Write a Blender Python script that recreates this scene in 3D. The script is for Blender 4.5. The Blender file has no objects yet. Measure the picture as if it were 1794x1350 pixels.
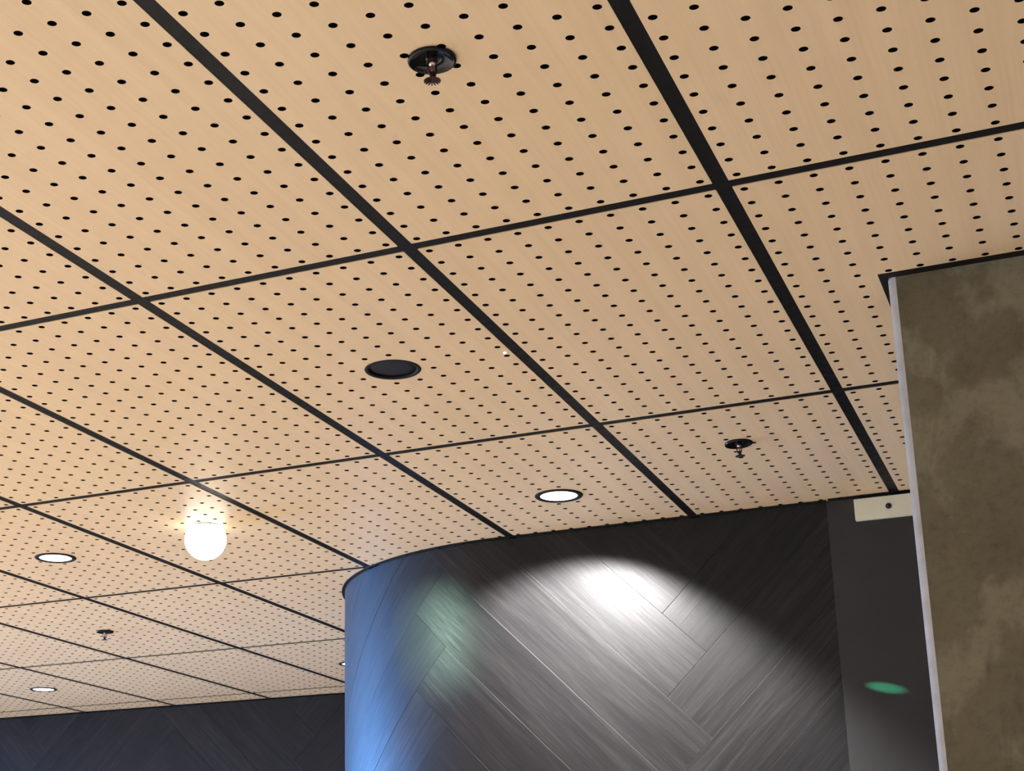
import bpy, bmesh, math, random
from mathutils import Vector, Matrix
from mathutils.geometry import delaunay_2d_cdt

random.seed(7)
SC = bpy.context.scene
COL = SC.collection
PI = math.pi
HC = 2.9                                   # height of the ceiling's underside

# ------------------------------------------------------------------ camera
cd = bpy.data.cameras.new('camera')
cam = bpy.data.objects.new('camera', cd)
COL.objects.link(cam)
cd.sensor_fit = 'HORIZONTAL'
cd.sensor_width = 36.0
cd.lens = 56.0615
cd.shift_x, cd.shift_y = 0.155375, 0.085203
cd.clip_start, cd.clip_end = 0.02, 100
_r = Vector((0.90240309, 0.4308874, -0.00217145))
_u = Vector((0.12378066, -0.25439898, 0.9591452))
_b = Vector((0.41273116, -0.86580437, -0.28290595))
_m = Matrix((_r, _u, _b)).transposed().to_4x4()
_m.translation = Vector((0.50568685, -2.56412581, 1.63116993))
cam.matrix_world = _m
SC.camera = cam

# ------------------------------------------------------------------ world, window light, exposure
SC.view_settings.view_transform = 'Standard'
SC.view_settings.look = 'None'
SC.view_settings.exposure = 0.0
SC.view_settings.gamma = 1.0
SC.view_settings.use_curve_mapping = False
wd = bpy.data.worlds.new('sky')
SC.world = wd
wd.use_nodes = True
wd.node_tree.nodes['Background'].inputs[0].default_value = (0.40, 0.62, 1.0, 1)
wd.node_tree.nodes['Background'].inputs[1].default_value = 1.2


def area(name, loc, aim, sx, sy, power, colour):
    l = bpy.data.lights.new(name, 'AREA')
    l.shape = 'RECTANGLE'
    l.size, l.size_y, l.energy, l.color = sx, sy, power, colour
    o = bpy.data.objects.new(name, l)
    COL.objects.link(o)
    o.location = loc
    o.rotation_euler = Vector(aim).to_track_quat('-Z', 'Y').to_euler()
    return o


# daylight of the left window; the rear opening is unseen, added to brighten the ceiling
WIN_L = (-7.2, 1.9, 4.9, 0.3, 2.75)          # x, y0, y1, z0, z1
REAR_FILL = (-6.0, -5.6, 1.8, 0.3, 2.5)          # y, x0, x1, z0, z1
wl = area('window_daylight', (WIN_L[0] + .02, (WIN_L[1] + WIN_L[2]) / 2, (WIN_L[3] + WIN_L[4]) / 2), (1, 0, 0),
     WIN_L[2] - WIN_L[1], WIN_L[4] - WIN_L[3], 190, (0.15, 0.41, 1.0))
wl.data.spread = math.radians(54)
area('window_daylight_rear', ((REAR_FILL[1] + REAR_FILL[2]) / 2, REAR_FILL[0] + .02, (REAR_FILL[3] + REAR_FILL[4]) / 2), (0, 1, 0),
     REAR_FILL[2] - REAR_FILL[1], REAR_FILL[4] - REAR_FILL[3], 40, (0.85, 0.92, 1.0))

LAMP_W = 205.0
LAMP_COL = (1.0, 0.93, 0.84)


def spot(name, loc, aim, size_deg, blend, power, colour, radius, parent=None):
    l = bpy.data.lights.new(name, 'SPOT')
    l.energy, l.color, l.spot_size, l.spot_blend, l.shadow_soft_size = power, colour, math.radians(size_deg), blend, radius
    o = bpy.data.objects.new(name, l)
    COL.objects.link(o)
    if parent:
        o.parent = parent
        loc = Vector(loc) - parent.location
    o.location = loc
    o.rotation_euler = Vector(aim).to_track_quat('-Z', 'Y').to_euler()
    return o


# added unseen spots without fixtures, behind and beside the camera, to brighten the ceiling
for (lx, ly, lw) in [(.9, -3.0, .32), (-.9, -3.0, .7), (-2.7, -3.0, 1.2), (-4.5, -3.0, 1.4), (-.9, -5.2, .6), (-2.7, -5.2, .8), (-4.5, -5.2, 1.0),
                     (-4.5, 1.8, 2.2), (-6.3, 1.8, 2.2), (-6.3, -.6, 2.0), (-6.3, -3.0, 1.4), (-6.3, 3.4, 1.6)]:
    spot('downlight_beam', (lx, ly, HC - .012), (0, 0, -1), 140, .12, LAMP_W * lw, LAMP_COL, .03)


# ------------------------------------------------------------------ node helpers
def mat(name, base=(.5, .5, .5), rough=.5, metal=0.0, spec=.5):
    m = bpy.data.materials.new(name)
    m.use_nodes = True
    b = m.node_tree.nodes['Principled BSDF']
    b.inputs['Base Color'].default_value = (*base, 1)
    b.inputs['Roughness'].default_value = rough
    b.inputs['Metallic'].default_value = metal
    b.inputs['Specular IOR Level'].default_value = spec
    return m, m.node_tree, b


def N(nt, t, **kw):
    n = nt.nodes.new(t)
    for k, v in kw.items():
        setattr(n, k, v)
    return n


def ramp(nt, src, stops):
    r = N(nt, 'ShaderNodeValToRGB')
    while len(r.color_ramp.elements) < len(stops):
        r.color_ramp.elements.new(.5)
    for e, (p, c) in zip(r.color_ramp.elements, stops):
        e.position = p
        e.color = (*c, 1) if not isinstance(c, float) else (c, c, c, 1)
    nt.links.new(src, r.inputs[0])
    return r.outputs[0]


def noise(nt, vec, scale, detail=4, rough=.5, dist=0.0):
    n = N(nt, 'ShaderNodeTexNoise')
    n.inputs['Scale'].default_value = scale
    n.inputs['Detail'].default_value = detail
    n.inputs['Roughness'].default_value = rough
    n.inputs['Distortion'].default_value = dist
    if vec is not None:
        nt.links.new(vec, n.inputs['Vector'])
    return n.outputs['Fac']


def mapping(nt, src, scale=(1, 1, 1), loc_src=None):
    n = N(nt, 'ShaderNodeMapping')
    n.inputs['Scale'].default_value = scale
    nt.links.new(src, n.inputs['Vector'])
    if loc_src is not None:
        nt.links.new(loc_src, n.inputs['Location'])
    return n.outputs[0]


def mixc(nt, a, b, fac, mode='MIX'):
    n = N(nt, 'ShaderNodeMix', data_type='RGBA', blend_type=mode)
    for sock, v in ((n.inputs[6], a), (n.inputs[7], b), (n.inputs[0], fac)):
        if isinstance(v, (float, int)):
            sock.default_value = v
        elif isinstance(v, tuple):
            sock.default_value = (*v, 1)
        else:
            nt.links.new(v, sock)
    return n.outputs[2]


def bump(nt, b, height, strength, dist=.002):
    n = N(nt, 'ShaderNodeBump')
    n.inputs['Strength'].default_value = strength
    n.inputs['Distance'].default_value = dist
    nt.links.new(height, n.inputs['Height'])
    nt.links.new(n.outputs[0], b.inputs['Normal'])


def rand_offset(nt, k=37.0):
    oi = N(nt, 'ShaderNodeObjectInfo')
    mu = N(nt, 'ShaderNodeMath', operation='MULTIPLY')
    mu.inputs[1].default_value = k
    nt.links.new(oi.outputs['Random'], mu.inputs[0])
    c = N(nt, 'ShaderNodeCombineXYZ')
    for i in range(3):
        nt.links.new(mu.outputs[0], c.inputs[i])
    return c.outputs[0], oi.outputs['Random']


# ------------------------------------------------------------------ materials
# pale maple veneer of the ceiling panels, faint straight grain
M_PANEL, nt, b = mat('maple_veneer', rough=.42, spec=.35)
tc = N(nt, 'ShaderNodeTexCoord').outputs['Object']
off, rnd = rand_offset(nt)
v1 = mapping(nt, tc, (26, 1.1, 1), off)
v2 = mapping(nt, tc, (150, 5, 1), off)
g1 = ramp(nt, noise(nt, v1, 1.0, 4, .55, .25), [(.3, (.605, .453, .287)), (.5, (.625, .474, .302)), (.72, (.645, .494, .318))])
g2 = ramp(nt, noise(nt, v2, 1.0, 3), [(.35, (.955, .95, .94)), (.65, (1.0, 1.0, 1.0))])
c = mixc(nt, g1, g2, 1.0, 'MULTIPLY')
tint = ramp(nt, rnd, [(0, (.975, .97, .965)), (1, (1.0, 1.0, 1.0))])
nt.links.new(mixc(nt, c, tint, 1.0, 'MULTIPLY'), b.inputs['Base Color'])

M_CORE, nt, b = mat('dark_panel_core', (.012, .007, .004), .95, spec=.1)
M_FLEECE, nt, b = mat('black_acoustic_fleece', (.006, .0045, .0035), 1, spec=.0)
M_TEE, nt, b = mat('black_grid_metal', (.009, .0087, .0095), .45, spec=.07)
nt.links.new(ramp(nt, noise(nt, N(nt, 'ShaderNodeTexCoord').outputs['Object'], 40, 3), [(.3, .36), (.7, .5)]), b.inputs['Roughness'])
M_TRIM, nt, b = mat('black_trim', (.006, .0057, .006), .6, spec=.15)

# dark charcoal oak planks (UV runs along the plank, in metres)
M_PLANK, nt, b = mat('charcoal_oak', rough=.4, spec=.2)
uv = N(nt, 'ShaderNodeUVMap').outputs[0]
off, rnd = rand_offset(nt, 61.0)
va = mapping(nt, uv, (1.6, 30, 1), off)
vb = mapping(nt, uv, (9, 300, 1), off)
vc = mapping(nt, uv, (2.2, 5.5, 1), off)
na = noise(nt, va, 1.0, 6, .62, 1.8)
nb = noise(nt, vb, 1.0, 4, .6, .3)
nc = noise(nt, vc, 1.0, 3, .5, .4)
ca = ramp(nt, na, [(.25, (.0060, .0058, .0066)), (.5, (.0122, .0118, .0128)), (.72, (.0205, .0200, .0208))])
cb = ramp(nt, nb, [(.3, (.6, .6, .6)), (.52, (1, 1, 1)), (.75, (1.35, 1.35, 1.35))])
cc = ramp(nt, nc, [(.3, (.78, .77, .78)), (.7, (1.14, 1.13, 1.12))])
c = mixc(nt, mixc(nt, ca, cb, 1.0, 'MULTIPLY'), cc, 1.0, 'MULTIPLY')
tint = ramp(nt, rnd, [(0, (.72, .72, .74)), (1, (1.25, 1.24, 1.22))])
nt.links.new(mixc(nt, c, tint, 1.0, 'MULTIPLY'), b.inputs['Base Color'])
nt.links.new(ramp(nt, nb, [(.3, .56), (.7, .40)]), b.inputs['Roughness'])
h = N(nt, 'ShaderNodeMath', operation='ADD')
nt.links.new(na, h.inputs[0])
nt.links.new(nb, h.inputs[1])
bump(nt, b, h.outputs[0], .36, .0008)
M_EDGE, nt, b = mat('cut_plank_edge', (.062, .0615, .06), .55)  # paler chamfer colour used on some planks
M_EDGE_DARK, nt, b = mat('dark_plank_edge', (.011, .0105, .011), .6)
M_BACKER, nt, b = mat('wall_backer', (.012, .011, .012), .9)

M_GREY, nt, b = mat('charcoal_grey_paint', rough=.6, spec=.35)
ng = noise(nt, N(nt, 'ShaderNodeTexCoord').outputs['Object'], 9, 5)
nt.links.new(ramp(nt, ng, [(.3, (.0205, .0210, .0228)), (.7, (.024, .0245, .0264))]), b.inputs['Base Color'])
bump(nt, b, noise(nt, N(nt, 'ShaderNodeTexCoord').outputs['Object'], 260, 3), .12, .0008)

# concrete of the column: olive brown with paler cloudy patches, pores and scratches
M_CONC, nt, b = mat('bare_concrete', rough=.8, spec=.25)
tc = N(nt, 'ShaderNodeTexCoord').outputs['Object']
n1 = noise(nt, tc, 3.6, 6, .62, .6)
n2 = noise(nt, mapping(nt, tc, (8, 8, 6)), 1.0, 5, .55, .25)
n3 = noise(nt, tc, 60, 6, .7)
n4 = noise(nt, mapping(nt, tc, (14, 14, 3)), 1.0, 5, .6, 1.4)
c1 = ramp(nt, n1, [(.28, (.097, .081, .049)), (.5, (.124, .106, .065)), (.72, (.147, .129, .082))])
patch = ramp(nt, n2, [(.52, 0.0), (.59, .6), (.8, .85)])
c2 = mixc(nt, c1, (.195, .178, .117), patch)
c3 = mixc(nt, c2, ramp(nt, n3, [(.3, (.80, .80, .80)), (.5, (1, 1, 1)), (.75, (1.1, 1.1, 1.1))]), 1.0, 'MULTIPLY')
c4 = mixc(nt, c3, ramp(nt, n4, [(.30, (.80, .79, .78)), (.42, (1, 1, 1))]), 1.0, 'MULTIPLY')
nt.links.new(c4, b.inputs['Base Color'])
bump(nt, b, n3, .25, .0015)
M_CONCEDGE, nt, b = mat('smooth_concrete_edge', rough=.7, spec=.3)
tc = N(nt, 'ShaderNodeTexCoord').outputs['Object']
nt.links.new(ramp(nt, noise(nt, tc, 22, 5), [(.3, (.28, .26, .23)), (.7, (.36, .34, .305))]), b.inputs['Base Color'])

M_GLOSS, nt, b = mat('glossy_black_enamel', (.004, .004, .005), .10, spec=.22)
M_COPPER, nt, b = mat('dark_brass', (.040, .020, .018), .35, .6, spec=.3)
M_BULB, nt, b = mat('red_glass_bulb', (.28, .05, .03), .1, spec=.6)
M_BRIGHT, nt, b = mat('pale_metal_seat', (.75, .72, .68), .25, .6)
M_GRILLE, nt, b = mat('black_mesh', (.0095, .0098, .0140), .55, spec=.16)
tc = N(nt, 'ShaderNodeTexCoord').outputs['Object']
vo = N(nt, 'ShaderNodeTexVoronoi')
vo.inputs['Scale'].default_value = 420
nt.links.new(tc, vo.inputs['Vector'])
bump(nt, b, vo.outputs['Distance'], .5, .0008)
M_RING, nt, b = mat('black_downlight_trim', (.009, .0075, .006), .6, spec=.12)
M_PLATE, nt, b = mat('cream_painted_metal', rough=.5)
tc = N(nt, 'ShaderNodeTexCoord').outputs['Object']
nt.links.new(ramp(nt, noise(nt, tc, 12, 4), [(.3, (.60, .60, .47)), (.7, (.67, .66, .54))]), b.inputs['Base Color'])
M_BOLT, nt, b = mat('dark_bolt_steel', (.03, .03, .028), .35, .7)


def emis(name, col, s):
    m, nt, b = mat(name, col, .4)
    b.inputs['Emission Color'].default_value = (*col, 1)
    b.inputs['Emission Strength'].default_value = s
    return m


M_LENS = emis('lit_downlight_lens', (1.0, .975, .93), 5.0)
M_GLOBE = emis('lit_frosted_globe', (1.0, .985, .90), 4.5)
M_DOT = emis('lit_indicator', (1.0, .95, .85), 3.0)

M_FLOOR, nt, b = mat('pale_floor', rough=.5, spec=.3)
tc = N(nt, 'ShaderNodeTexCoord').outputs['Object']
nt.links.new(ramp(nt, noise(nt, tc, 3, 5), [(.3, (.50, .46, .42)), (.7, (.58, .54, .49))]), b.inputs['Base Color'])
M_WALL, nt, b = mat('white_plaster', rough=.8, spec=.2)
nt.links.new(ramp(nt, noise(nt, N(nt, 'ShaderNodeTexCoord').outputs['Object'], 6, 5), [(.3, (.62, .60, .57)), (.7, (.67, .65, .62))]), b.inputs['Base Color'])


# ------------------------------------------------------------------ object helpers
def obj(name, data, material=None, parent=None, loc=None):
    me = data
    if isinstance(data, bmesh.types.BMesh):
        me = bpy.data.meshes.new(name)
        data.to_mesh(me)
        data.free()
    o = bpy.data.objects.new(name, me)
    COL.objects.link(o)
    if material is not None:
        for m_ in (material if isinstance(material, (list, tuple)) else [material]):
            me.materials.append(m_)
    if parent:
        o.parent = parent
    if loc is not None:
        o.location = loc
    return o


def empty(name, loc=(0, 0, 0)):
    o = bpy.data.objects.new(name, None)
    o.empty_display_size = .1
    COL.objects.link(o)
    o.location = loc
    return o


def tag(o, label, cat, group=None):
    o['label'], o['category'] = label, cat
    if group:
        o['group'] = group
    return o


def structure(o, label=None):
    o['kind'] = 'structure'
    if label:
        o['label'] = label
    return o


def box(bm, x0, x1, y0, y1, z0, z1, bevel=0.0):
    vs = [bm.verts.new(p) for p in ((x0, y0, z0), (x1, y0, z0), (x1, y1, z0), (x0, y1, z0), (x0, y0, z1), (x1, y0, z1), (x1, y1, z1), (x0, y1, z1))]
    fs = [bm.faces.new([vs[i] for i in f]) for f in ((3, 2, 1, 0), (4, 5, 6, 7), (0, 1, 5, 4), (1, 2, 6, 5), (2, 3, 7, 6), (3, 0, 4, 7))]
    if bevel:
        es = list({e for f in fs for e in f.edges})
        bmesh.ops.bevel(bm, geom=es, offset=bevel, segments=2, affect='EDGES', profile=.6)


def boxbm(*a, **k):
    bm = bmesh.new()
    box(bm, *a, **k)
    return bm


def lathe(bm, prof, seg=32, close=False, mi=0):
    """profile of (radius, z) turned about the z axis"""
    rings = []
    for (r, z) in prof:
        if r < 1e-6:
            rings.append([bm.verts.new((0, 0, z))])
        else:
            rings.append([bm.verts.new((r * math.cos(2 * PI * i / seg), r * math.sin(2 * PI * i / seg), z)) for i in range(seg)])
    pairs = list(zip(rings, rings[1:]))
    if close:
        pairs.append((rings[-1], rings[0]))
    for a, b_ in pairs:
        for i in range(seg):
            j = (i + 1) % seg
            if len(a) == 1 and len(b_) == 1:
                continue
            if len(a) == 1:
                f = bm.faces.new((a[0], b_[j], b_[i]))
            elif len(b_) == 1:
                f = bm.faces.new((a[i], a[j], b_[0]))
            else:
                f = bm.faces.new((a[i], a[j], b_[j], b_[i]))
            f.smooth = True
            f.material_index = mi
    bmesh.ops.recalc_face_normals(bm, faces=bm.faces[:])
    return bm


def tube(bm, pts, rad, seg=8):
    prev = None
    pts = [Vector(p) for p in pts]
    for i, p in enumerate(pts):
        t = (pts[min(i + 1, len(pts) - 1)] - pts[max(i - 1, 0)]).normalized()
        x = t.cross(Vector((0, 1, 0)))
        if x.length < .05:
            x = t.cross(Vector((1, 0, 0)))
        x.normalize()
        y = t.cross(x)
        ring = [bm.verts.new(p + (x * math.cos(2 * PI * k / seg) + y * math.sin(2 * PI * k / seg)) * rad) for k in range(seg)]
        if prev:
            for k in range(seg):
                f = bm.faces.new((prev[k], prev[(k + 1) % seg], ring[(k + 1) % seg], ring[k]))
                f.smooth = True
        else:
            bm.faces.new(ring[::-1])
        prev = ring
    bm.faces.new(prev)


# ================================================================== ROOM SHELL
X0, X1, Y0, Y1 = -7.2, 3.0, -6.0, 5.0
fl = obj('floor', boxbm(X0 - .2, X1 + .2, Y0 - .2, Y1 + .2, -.1, 0), M_FLOOR)
structure(fl)

# left wall with its window opening
bm = bmesh.new()
wx, wy0, wy1, wz0, wz1 = WIN_L
for (a, b_, c0, c1) in ((Y0, wy0, 0, HC), (wy1, Y1 + .1, 0, HC), (wy0, wy1, 0, wz0), (wy0, wy1, wz1, HC)):
    box(bm, X0 - .15, X0, a, b_, c0, c1)
structure(obj('wall_left', bm, M_WALL))
bm = bmesh.new()
wy, wx0, wx1, wz0, wz1 = REAR_FILL
for (a, b_, c0, c1) in ((X0, wx0, 0, HC), (wx1, X1, 0, HC), (wx0, wx1, 0, wz0), (wx0, wx1, wz1, HC)):
    box(bm, a, b_, Y0 - .15, Y0, c0, c1)
structure(obj('wall_rear', bm, M_WALL))
structure(obj('wall_right', boxbm(X1, X1 + .15, Y0, 2.2, 0, HC), M_WALL))
for i, (ax, p, q0, q1, z0, z1) in enumerate((('x', *WIN_L), ('y', *REAR_FILL))):  # the second one frames the added rear opening
    bm = bmesh.new()
    n = 4
    bars = [(q0 + (q1 - q0) * k / n - .03, q0 + (q1 - q0) * k / n + .03, z0, z1) for k in range(n + 1)] + [(q0, q1, z0 - .03, z0 + .03), (q0, q1, z1 - .03, z1 + .03)]
    for (a, b_, c0, c1) in bars:
        if ax == 'x':
            box(bm, p - .1, p - .04, a, b_, c0, c1)
        else:
            box(bm, a, b_, p - .1, p - .04, c0, c1)
    structure(obj('window_%d' % (i + 1), bm, M_TRIM))

# ---- curved dark wall: plan path, u = distance along it (u = x on the flat part)
XC, YF, RC = -1.23, 2.195, .92           # start of the bend, ceiling line, radius of the ceiling line
GAP = .012
RW = RC - GAP                            # radius of the wall's face
U_ARC = XC - RW * PI / 2
CX, CY = XC, YF + RC


def path(u, out=0.0, r=RW):
    """point of the wall's face at u, moved 'out' towards the room"""
    if u >= XC:
        return (u, CY - r - out)
    th = (XC - u) / RW
    if th <= PI / 2:
        return (CX - (r + out) * math.sin(th), CY - (r + out) * math.cos(th))
    return (CX - r - out, CY + (U_ARC - u))


ULIST = [-.197, -.6, -1.0, XC] + [XC - RW * PI / 2 * k / 24 for k in range(1, 25)] + [U_ARC - .5, U_ARC - (Y1 - CY)]


def sweep(bm, o0, o1, z0, z1, r=RW, us=None):
    us = us or ULIST
    prev = None
    for u in us:
        a = path(u, o0, r)
        b_ = path(u, o1, r)
        ring = [bm.verts.new((a[0], a[1], z0)), bm.verts.new((b_[0], b_[1], z0)), bm.verts.new((b_[0], b_[1], z1)), bm.verts.new((a[0], a[1], z1))]
        if prev:
            for k in range(4):
                bm.faces.new((prev[k], prev[(k + 1) % 4], ring[(k + 1) % 4], ring[k]))
        else:
            bm.faces.new(ring)
        prev = ring
    bm.faces.new(prev[::-1])
    bmesh.ops.recalc_face_normals(bm, faces=bm.faces[:])


bm = bmesh.new()
sweep(bm, -.10, -.006, 0, HC - .004)
wall_c = structure(obj('wall_front', bm, M_BACKER), 'dark curved wall clad in herringbone charcoal planks')

WALL_TOP = HC - .006
DW, LW = .1824 * math.sqrt(2), 1.2195 * math.sqrt(2)      # plank width and length measured along s or d


def clip(poly, a, b_, c):
    """keep a*u + b*z <= c"""
    out = []
    for i, p in enumerate(poly):
        q = poly[(i + 1) % len(poly)]
        fp, fq = a * p[0] + b_ * p[1] - c, a * q[0] + b_ * q[1] - c
        if fp <= 0:
            out.append(p)
        if fp * fq < 0:
            t = fp / (fp - fq)
            out.append((p[0] + (q[0] - p[0]) * t, p[1] + (q[1] - p[1]) * t))
    return out


def plank_poly(s0, s1, d0, d1, ins, lim):
    e = ins * math.sqrt(2)
    s0, s1, d0, d1 = s0 + e, s1 - e, d0 + e, d1 - e
    poly = [((s - d) / 2, (s + d) / 2) for s, d in ((s0, d0), (s0, d1), (s1, d1), (s1, d0))]
    u0, u1, z0, z1 = lim
    for (a, b_, c) in ((1, 0, u1 - ins), (-1, 0, -u0 - ins), (0, 1, z1 - ins), (0, -1, -z0 - ins)):
        if poly:
            poly = clip(poly, a, b_, c)
    clean = []
    for p in poly:
        if not clean or (p[0] - clean[-1][0]) ** 2 + (p[1] - clean[-1][1]) ** 2 > 1e-9:
            clean.append(p)
    return clean


def plank(parent, s0, s1, d0, d1, along_s, lim, place, cuts, edge, proud):
    outer = plank_poly(s0, s1, d0, d1, .00025, lim)
    inner = plank_poly(s0, s1, d0, d1, .0009, lim)
    if len(inner) < 3 or len(inner) != len(outer):
        return None
    ar = sum(p[0] * q[1] - q[0] * p[1] for p, q in zip(inner, inner[1:] + inner[:1])) / 2
    if abs(ar) < .0008:
        return None
    bm = bmesh.new()
    # flat in (u, depth, z) first
    vi = [bm.verts.new((p[0], -proud, p[1])) for p in inner]
    vo = [bm.verts.new((p[0], -proud + .0007, p[1])) for p in outer]
    vb = [bm.verts.new((p[0], .005, p[1])) for p in outer]
    bm.faces.new(vi)
    n = len(vi)
    for i in range(n):
        j = (i + 1) % n
        f = bm.faces.new((vi[i], vi[j], vo[j], vo[i]))
        f.material_index = 1
        f = bm.faces.new((vo[i], vo[j], vb[j], vb[i]))
        f.material_index = 2
    bmesh.ops.recalc_face_normals(bm, faces=bm.faces[:])
    us = [v.co.x for v in bm.verts]
    for cu in cuts:
        if min(us) + .002 < cu < max(us) - .002:
            bmesh.ops.bisect_plane(bm, geom=bm.verts[:] + bm.edges[:] + bm.faces[:], plane_co=(cu, 0, 0), plane_no=(1, 0, 0), dist=1e-5)
    lay = bm.loops.layers.uv.new('UVMap')
    ou, ov = random.uniform(0, 9), random.uniform(0, 9)
    r2 = math.sqrt(2)
    for f in bm.faces:
        for l in f.loops:
            u, z = l.vert.co.x, l.vert.co.z
            s, d = (u + z) / r2, (z - u) / r2
            l[lay].uv = ((s, d) if along_s else (d, s))
            l[lay].uv = (l[lay].uv[0] + ou, l[lay].uv[1] + ov)
    for v in bm.verts:
        v.co = place(v.co.x, v.co.y, v.co.z)
    bmesh.ops.triangulate(bm, faces=[f for f in bm.faces if len(f.verts) > 4])
    bmesh.ops.split_edges(bm, edges=[e for e in bm.edges if len({f.material_index for f in e.link_faces}) > 1])
    for f in bm.faces:
        f.smooth = f.material_index == 0
    bmesh.ops.recalc_face_normals(bm, faces=bm.faces[:])
    return obj('plank', bm, [M_PLANK, edge, M_EDGE_DARK], parent)


def herringbone(parent, lim, place, cuts, ds=0.0, dd=0.0, light=()):
    u0, u1, z0, z1 = lim
    for m_ in range(-4, 6):
        for k in range(-16, 22):
            # backslash planks: s across, d along
            a = 1.372 + DW * k - LW * m_ + ds
            e = 2.801 + DW * k + LW * m_ + dd
            for (s0, s1, d0, d1, al) in ((a, a + DW, e, e + LW, False),
                                         (a, a + LW, e - DW, e, True)):
                uu = [(s - d) / 2 for s in (s0, s1) for d in (d0, d1)]
                zz = [(s + d) / 2 for s in (s0, s1) for d in (d0, d1)]
                if max(uu) < u0 or min(uu) > u1 or max(zz) < z0 or min(zz) > z1:
                    continue
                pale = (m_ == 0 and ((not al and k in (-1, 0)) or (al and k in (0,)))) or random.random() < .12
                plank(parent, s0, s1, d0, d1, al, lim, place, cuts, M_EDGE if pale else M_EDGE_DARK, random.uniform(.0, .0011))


cuts = [XC + .02] + [XC - RW * PI / 2 * k / 22 for k in range(0, 23)]
herringbone(wall_c, (U_ARC - (Y1 - CY), -.197, 0.0, WALL_TOP), lambda u, dpt, z: (*path(u, -dpt), z), cuts)

# grey painted wall right of the planks
wall_g = structure(obj('wall_grey', boxbm(-.1965, X1, YF + .004, YF + .12, 0, HC - .005), M_GREY), 'plain charcoal grey wall between planks and column')

# far wall, same planks
wall_b = structure(obj('wall_back', boxbm(X0, CX - RW + .1, Y1 + .006, Y1 + .15, 0, HC - .004), M_BACKER), 'far dark wall clad in herringbone planks')
s_v, d_v = -5.048 + 2.686, 2.686 + 5.048
herringbone(wall_b, (X0, CX - RW - .004, 0.0, WALL_TOP), lambda u, dpt, z: (u, Y1 + dpt, z), [], s_v - (1.372 + DW), d_v - 2.801)

# black shadow-gap trims where the walls meet the ceiling
bm = bmesh.new()
sweep(bm, .0005, GAP, HC - .0035, HC + .0005)
structure(obj('trim_1', bm, M_TRIM), 'black shadow gap following the curved wall top')
structure(obj('trim_2', boxbm(-.19, X1, YF - .010, YF + .0035, HC - .0035, HC + .0005), M_TRIM), 'black shadow gap above the grey wall')
structure(obj('trim_3', boxbm(X0, CX - RW - .012, Y1 - .012, Y1 - .0015, HC - .0035, HC + .0005), M_TRIM), 'black shadow gap at the far wall top')

# ================================================================== CEILING
ceiling = structure(empty('ceiling', (0, 0, HC)), 'perforated maple panel ceiling in a black grid')
PA, PB, JW = .6, 1.2, .0285
HR, HSEG = .0071, 14
PITCH_A, PITCH_B = .06 * (1 - .0069), .06 * (1 - .00095)
THK = .012


def hole_loop(x, y, r=HR, n=HSEG):
    return [(x + r * math.cos(2 * PI * (i + .5) / n), y + r * math.sin(2 * PI * (i + .5) / n)) for i in range(n)]


def inside(poly, x, y):
    r = False
    for (x1, y1), (x2, y2) in zip(poly, poly[1:] + poly[:1]):
        if (y1 > y) != (y2 > y) and x < (x2 - x1) * (y - y1) / (y2 - y1) + x1:
            r = not r
    return r


def panel_mesh(name, outline=None, disc=None):
    hx, hy = (PA - JW) / 2, (PB - JW) / 2
    outline = outline or [(-hx, -hy), (hx, -hy), (hx, hy), (-hx, hy)]
    loops = [outline]
    if disc:
        loops.append(hole_loop(*disc, n=36))
    for i in range(10):
        for j in range(20):
            x, y = (i - 4.5) * PITCH_A, (j - 9.5) * PITCH_B
            ok = all(inside(outline, x + dx * (HR + .001), y + dy * (HR + .001)) for dx in (-1, 1) for dy in (-1, 1))
            if disc and math.hypot(x - disc[0], y - disc[1]) < disc[2] + HR + .0006:
                ok = False
            if ok:
                loops.append(hole_loop(x, y))
    vs, es, own = [], [], []
    for li, lp in enumerate(loops):
        b0 = len(vs)
        vs += [Vector(p) for p in lp]
        own += [li] * len(lp)
        es += [(b0 + i, b0 + (i + 1) % len(lp)) for i in range(len(lp))]
    ov, oe, of, iv, _, _ = delaunay_2d_cdt(vs, es, [], 0, 1e-6)
    loop_of = [set(own[q] for q in i_) for i_ in iv]
    bm = bmesh.new()
    bv = [bm.verts.new((p.x, p.y, 0)) for p in ov]
    for f in of:
        common = set.intersection(*[loop_of[i] for i in f])
        cx, cy = sum(ov[i].x for i in f) / 3, sum(ov[i].y for i in f) / 3
        if common and 0 not in common:
            continue                       # inside a hole
        if common and not inside(outline, cx, cy):
            continue
        fc = bm.faces.new([bv[i] for i in f])
        if fc.normal.z == 0:
            fc.normal_update()
        if fc.normal.z > 0:
            fc.normal_flip()
    for li, lp in enumerate(loops):
        lo = [bm.verts.new((p[0], p[1], 0)) for p in lp]
        hi = [bm.verts.new((p[0], p[1], THK)) for p in lp]
        for i in range(len(lp)):
            j = (i + 1) % len(lp)
            f = bm.faces.new((lo[i], lo[j], hi[j], hi[i]))
            f.material_index = 1 if li else 0
            if li:
                f.smooth = True
    bmesh.ops.remove_doubles(bm, verts=bm.verts[:], dist=1e-6)
    me = bpy.data.meshes.new(name)
    bm.to_mesh(me)
    bm.free()
    me.materials.append(M_PANEL)
    me.materials.append(M_CORE)
    return me


# column footprint and the hole cut for it in two panels
COLX0, COLX1, COLY0, COLY1 = .2025, .80, .547, 1.10
CUT = (.188, COLX1 + .02, .521, COLY1 + .02)
std = panel_mesh('ceiling_panel')
drilled = panel_mesh('ceiling_panel_drilled', disc=(0, 0, .056))
hx, hy = (PA - JW) / 2, (PB - JW) / 2


def panel_centre(a, b_):
    return (-(a + .5) * PA, (b_ + .5) * PB)


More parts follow.
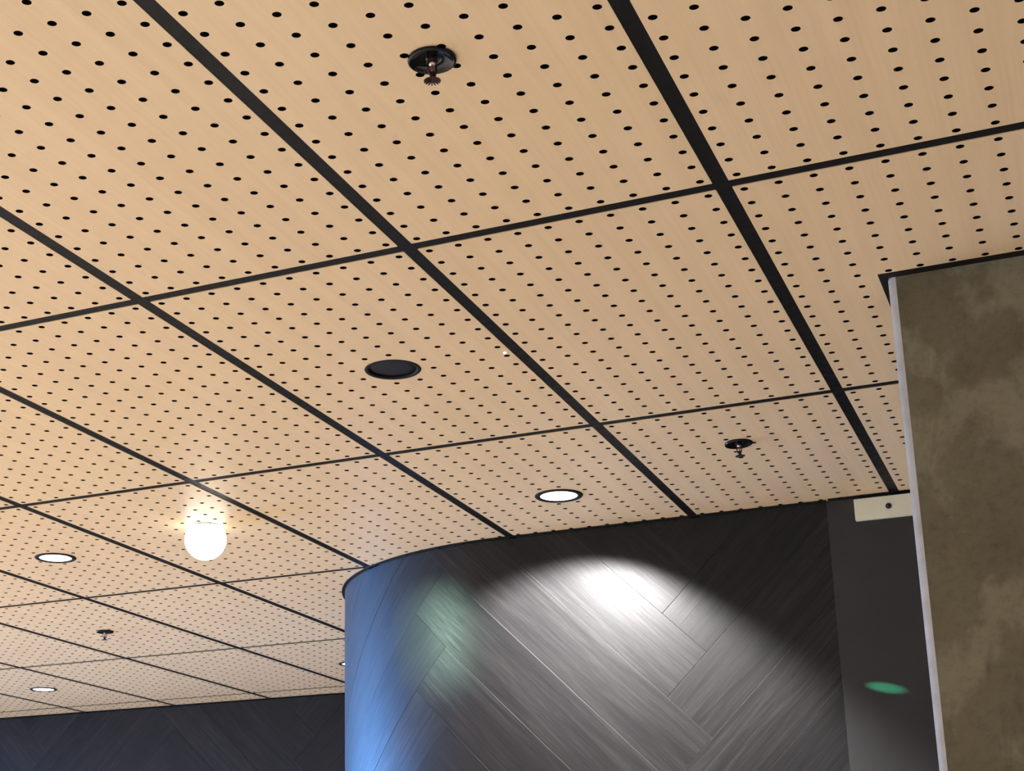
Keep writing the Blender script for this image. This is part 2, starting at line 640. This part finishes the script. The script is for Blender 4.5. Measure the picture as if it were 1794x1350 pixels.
c0 = panel_centre(-1, 0)
c1 = panel_centre(-2, 0)
cut_a = panel_mesh('ceiling_panel_notched', outline=[(-hx, -hy), (hx, -hy), (hx, CUT[2] - c0[1]), (CUT[0] - c0[0], CUT[2] - c0[1]),
                                                      (CUT[0] - c0[0], CUT[3] - c0[1]), (hx, CUT[3] - c0[1]), (hx, hy), (-hx, hy)])
cut_b = panel_mesh('ceiling_panel_notched', outline=[(-hx, -hy), (hx, -hy), (hx, hy), (-hx, hy), (-hx, CUT[3] - c1[1]),
                                                      (CUT[1] - c1[0], CUT[3] - c1[1]), (CUT[1] - c1[0], CUT[2] - c1[1]), (-hx, CUT[2] - c1[1])])
DRILLED = {(1, 1), (4, 1), (7, 3), (4, 3), (1, 0)}
A0, A1, B0, B1 = -5, 12, -5, 5
for a in range(A0, A1):
    for b_ in range(B0, B1):
        me = drilled if (a, b_) in DRILLED else cut_a if (a, b_) == (-1, 0) else cut_b if (a, b_) == (-2, 0) else std
        x, y = panel_centre(a, b_)
        obj('ceiling_panel', me, None, ceiling, (x, y, 0))
# black tees: a long runner on every A line, short cross tees between them
run_me = bpy.data.meshes.new('runner')
bm = boxbm(-.016, .016, B0 * PB, B1 * PB, .0012, .020)
bm.to_mesh(run_me)
bm.free()
run_me.materials.append(M_TEE)
tee_me = bpy.data.meshes.new('cross_tee')
bm = boxbm(-PA + .0165, -.0165, -.016, .016, .0016, .020)
bm.to_mesh(tee_me)
bm.free()
tee_me.materials.append(M_TEE)
for a in range(A0, A1 + 1):
    if a == -1:                             # this line meets the column: two lengths
        for (y0, y1) in ((B0 * PB, CUT[2] - .002), (CUT[3] + .002, B1 * PB)):
            obj('runner', boxbm(-.016, .016, y0, y1, .0012, .020), M_TEE, ceiling, (-a * PA, 0, 0))
    else:
        obj('runner', run_me, None, ceiling, (-a * PA, 0, 0))
for a in range(A0, A1):
    for b_ in range(B0, B1 + 1):
        obj('cross_tee', tee_me, None, ceiling, (-a * PA, b_ * PB, 0))
bm = bmesh.new()
fx0, fx1, fy0, fy1 = -A1 * PA, -A0 * PA, B0 * PB, B1 * PB
for (a, b_, c0_, c1_) in ((fx0, CUT[0], fy0, fy1), (CUT[1], fx1, fy0, fy1), (CUT[0], CUT[1], fy0, CUT[2]), (CUT[0], CUT[1], CUT[3], fy1)):
    box(bm, a, b_, c0_, c1_, .0205, .03)
obj('acoustic_fleece', bm, M_FLEECE, ceiling)
# black liner of the opening round the column
bm = bmesh.new()
x0, x1, y0, y1 = CUT
for (a, b_, c0_, c1_) in ((x0, COLX0, y0, y1), (COLX1, x1, y0, y1), (COLX0, COLX1, y0, COLY0), (COLX0, COLX1, COLY1, y1)):
    box(bm, a, b_, c0_, c1_, -.0006, .012)
obj('column_collar', bm, M_TRIM, ceiling)

# ================================================================== CONCRETE COLUMN
colm = tag(empty('concrete_column', ((COLX0 + COLX1) / 2, (COLY0 + COLY1) / 2, 0)),
           'olive brown bare concrete column with pale chamfered edge, rising through the ceiling', 'column')
CH = .016                                   # chamfer
bm = bmesh.new()
ox, oy = colm.location.x, colm.location.y
fp = [(COLX0 + CH, COLY0), (COLX1 - CH, COLY0), (COLX1, COLY0 + CH), (COLX1, COLY1 - CH), (COLX1 - CH, COLY1), (COLX0 + CH, COLY1), (COLX0, COLY1 - CH), (COLX0, COLY0 + CH)]
lo = [bm.verts.new((x - ox, y - oy, 0)) for x, y in fp]
hi = [bm.verts.new((x - ox, y - oy, HC + .045)) for x, y in fp]
for i in range(8):
    j = (i + 1) % 8
    if i == 7:
        continue                            # the chamfer towards the planks is its own part
    bm.faces.new((lo[i], lo[j], hi[j], hi[i]))
bm.faces.new(hi)
bm.faces.new(lo[::-1])
obj('shaft', bm, M_CONC, colm)
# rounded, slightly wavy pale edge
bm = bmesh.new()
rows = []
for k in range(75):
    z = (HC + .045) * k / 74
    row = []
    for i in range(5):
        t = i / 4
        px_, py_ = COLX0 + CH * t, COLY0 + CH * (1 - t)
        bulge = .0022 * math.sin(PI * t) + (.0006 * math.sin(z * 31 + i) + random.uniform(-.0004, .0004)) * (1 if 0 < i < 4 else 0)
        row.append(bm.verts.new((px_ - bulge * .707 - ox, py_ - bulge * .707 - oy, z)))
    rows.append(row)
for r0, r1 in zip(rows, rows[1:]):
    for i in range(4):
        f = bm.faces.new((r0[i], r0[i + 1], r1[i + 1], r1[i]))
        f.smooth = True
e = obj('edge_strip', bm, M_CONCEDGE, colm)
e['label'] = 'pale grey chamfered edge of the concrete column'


# ================================================================== CEILING FIXTURES
def ring_part(name, prof, material, parent, seg=48, close=True):
    return obj(name, lathe(bmesh.new(), prof, seg, close), material, parent)


def downlight_proto():
    ring = lathe(bmesh.new(), [(.0555, -.0005), (.0555, -.0030), (.0600, -.0042), (.0685, -.0034), (.0710, -.0012), (.0710, .0), (.0575, .0), (.0560, .004)], 56, True)
    lens = lathe(bmesh.new(), [(0, -.0022), (.030, -.0020), (.0548, -.0008), (.0548, .006)], 48)
    housing = lathe(bmesh.new(), [(.0548, .0062), (.050, .020), (0, .020)], 32)
    out = []
    for n, bm_, m_ in (('trim_ring', ring, M_RING), ('lens', lens, M_LENS), ('housing', housing, M_TRIM)):
        me = bpy.data.meshes.new(n)
        bm_.to_mesh(me)
        bm_.free()
        me.materials.append(m_)
        out.append((n, me))
    return out


DL = downlight_proto()
for (a, b_, dx, size, pw, lab) in ((1, 1, 0, 0, 0, 'lit round downlight in the panel just in front of the dark curved wall'),
                     (4, 1, -.004, 118, 2.3, 'lit round downlight with black ring, left of the glowing globe lamp'),
                     (7, 3, -.002, 135, .7, 'small lit round downlight nearest the far dark wall, at lower left'),
                     (4, 3, -.018, 128, .9, 'lit round downlight half hidden behind the left edge of the curved dark wall')):
    x, y = panel_centre(a, b_)
    x += dx
    t = tag(empty('downlight', (x, y, HC)), lab, 'downlight', 'lit round downlights in the ceiling panels')
    for n, me in DL:
        obj(n, me, None, t)
    if (a, b_) == (1, 1):                   # tilted a little towards the planks
        spot('downlight_beam', (x, y, HC - .0065), (-.13, .37, -.93), 115, .38, LAMP_W * 1.95, (1.0, .97, .94), .026, t)
    else:
        spot('downlight_beam', (x, y, HC - .0065), (0, 0, -1), size, .18, LAMP_W * pw, LAMP_COL, .028, t)

# glowing globe imitating the glare of a recessed downlight, moved off the panel centre
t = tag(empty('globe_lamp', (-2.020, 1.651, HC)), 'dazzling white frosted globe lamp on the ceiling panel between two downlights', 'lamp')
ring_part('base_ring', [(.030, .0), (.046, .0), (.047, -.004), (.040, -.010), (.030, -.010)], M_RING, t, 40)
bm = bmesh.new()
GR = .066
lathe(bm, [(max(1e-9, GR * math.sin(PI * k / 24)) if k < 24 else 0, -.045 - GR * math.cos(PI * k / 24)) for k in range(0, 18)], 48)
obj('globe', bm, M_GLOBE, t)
gl = Vector((-2.020, 1.651, HC - .13))
# the coloured stray beams the same downlight throws on the curved wall and on the grey wall
tgt = Vector((-1.52, 2.25, 2.60))
spot('globe_beam', gl, tgt - gl, 33, 1.0, 85, (.62, 1.0, .80), .008, t)
tgt = Vector((-.077, 2.199, 2.329))
spot('globe_beam', gl, tgt - gl, 1.0, 1.0, 3000, (.10, 1.0, .48), .0005, t)

# round black fixture without light
x, y = panel_centre(1, 0)
t = tag(empty('ceiling_fixture', (x, y, HC)), 'flat round black recessed ceiling fixture, unlit, in a perforated panel', 'ceiling fixture')
ring_part('rim', [(.0552, .006), (.0552, -.0008), (.0600, -.0016), (.0645, -.0016), (.0657, .0), (.0570, .0), (.0558, .006)], M_TRIM, t, 56)
obj('grille', lathe(bmesh.new(), [(0, .0030), (.040, .0034), (.0550, .0045), (.0550, .012), (0, .012)], 48), M_GRILLE, t)


# sprinklers
def sprinkler_parts():
    parts = []
    # dished escutcheon
    parts.append(('escutcheon', lathe(bmesh.new(), [(.0367, .0), (.0368, -.0030), (.0360, -.0052), (.0342, -.0060), (.0318, -.0052), (.0285, -.0030), (.0230, -.0016), (.0150, -.0012), (.0095, -.0012), (.0095, .0)], 56, True), M_GLOSS, None))
    body = lathe(bmesh.new(), [(.0, -.0005), (.0092, -.0005), (.0092, -.0040), (.0078, -.0048), (.0078, -.0070), (.0045, -.0078), (.0, -.0078)], 6)
    for f in body.faces:
        f.smooth = False
    parts.append(('body', body, M_COPPER, None))
    for s in (-1, 1):
        bm = bmesh.new()
        tube(bm, [(s * .0070, 0, -.0055), (s * .0082, 0, -.012), (s * .0080, 0, -.018), (s * .0058, 0, -.026), (s * .0025, 0, -.0305), (0, 0, -.032)], .0015, 8)
        parts.append(('frame_arm', bm, M_COPPER, None))
    bm = lathe(bmesh.new(), [(0, -.0076), (.0018, -.0076), (.0021, -.012), (.0021, -.018), (.0012, -.022), (.0, -.0225)], 12)
    parts.append(('bulb', bm, M_BULB, 'small red glass bulb'))
    bm = lathe(bmesh.new(), [(0, -.0074), (.0052, -.0074), (.0052, -.0098), (.003, -.0112), (0, -.0112)], 14)
    parts.append(('seat_cap', bm, M_BRIGHT, None))
    bm = lathe(bmesh.new(), [(0, -.0222), (.0030, -.0222), (.0038, -.030), (.0046, -.0345), (0, -.0345)], 12)
    parts.append(('boss', bm, M_COPPER, None))
    # toothed deflector
    bm = bmesh.new()
    nt_ = 16
    pts = []
    for i in range(nt_):
        a0 = 2 * PI * i / nt_
        w = 2 * PI / nt_
        for (da, r) in ((.0, .0088), (.10, .0130), (.50, .0130), (.60, .0088)):
            pts.append((r * math.cos(a0 + da * w), r * math.sin(a0 + da * w), r))
    top = [bm.verts.new((p[0], p[1], -.0352 - (.0014 if p[2] > .01 else 0))) for p in pts]
    bot = [bm.verts.new((p[0], p[1], -.0362 - (.0014 if p[2] > .01 else 0))) for p in pts]
    ct, cb_ = bm.verts.new((0, 0, -.0345)), bm.verts.new((0, 0, -.0365))
    for i in range(len(pts)):
        j = (i + 1) % len(pts)
        bm.faces.new((top[i], top[j], ct))
        bm.faces.new((bot[j], bot[i], cb_))
        bm.faces.new((top[j], top[i], bot[i], bot[j]))
    bmesh.ops.recalc_face_normals(bm, faces=bm.faces[:])
    parts.append(('deflector', bm, M_COPPER, None))
    out = []
    for n, bm_, m_, lab in parts:
        me = bpy.data.meshes.new(n)
        bm_.to_mesh(me)
        bm_.free()
        me.materials.append(m_)
        out.append((n, me, lab))
    return out


SP = sprinkler_parts()
for (x, y, rz, tilt, lab) in ((-.296, -.604, 1.12, (0, 0), 'large glossy black sprinkler head in the nearest panel, its toothed deflector seen from below'),
                              (-.306, 1.513, 2.6, (0, -.05), 'small dark sprinkler head near the concrete column, right of the largest lit downlight'),
                              (-3.310, 2.998, .9, (0, 0), 'tiny dark sprinkler head far left, in a distant panel towards the back wall')):
    t = tag(empty('sprinkler_head', (x, y, HC)), lab, 'sprinkler', 'ceiling fire sprinklers')
    t.rotation_euler = (tilt[0], tilt[1], 0)
    for n, me, pl in SP:
        o = obj(n, me, None, t)
        o.rotation_euler.z = rz
        if pl:
            o['label'] = pl

# tiny lit spot beside a hole
t = tag(obj('indicator_light', lathe(bmesh.new(), [(.0, -.0030), (.0026, -.0022), (.0036, -.0004), (.0036, .0)], 20), M_DOT, None, (-.629, .609, HC)),
        'tiny white indicator light on a perforated panel beside a black joint', 'light')

# cream plate high on the grey wall
t = tag(empty('mounting_plate', (-.005, YF + .004, 2.856)), 'cream rectangular metal box with one dark bolt, high on the grey wall', 'box')
bm = bmesh.new()
box(bm, -.110, .115, -.020, -.0, -.0325, .0315, .0016)
obj('plate', bm, M_PLATE, t)
bm = lathe(bmesh.new(), [(0, .0035), (.0035, .0035), (.0036, .0015), (.0062, .0015), (.0078, .0030), (.0086, .0018), (.0088, 0), (0, 0)], 28)
bmesh.ops.rotate(bm, verts=bm.verts[:], cent=(0, 0, 0), matrix=Matrix.Rotation(PI / 2, 3, 'X'))
o = obj('bolt', bm, M_BOLT, t, (-.013, -.0198, 0))
o['label'] = 'dark round bolt head'
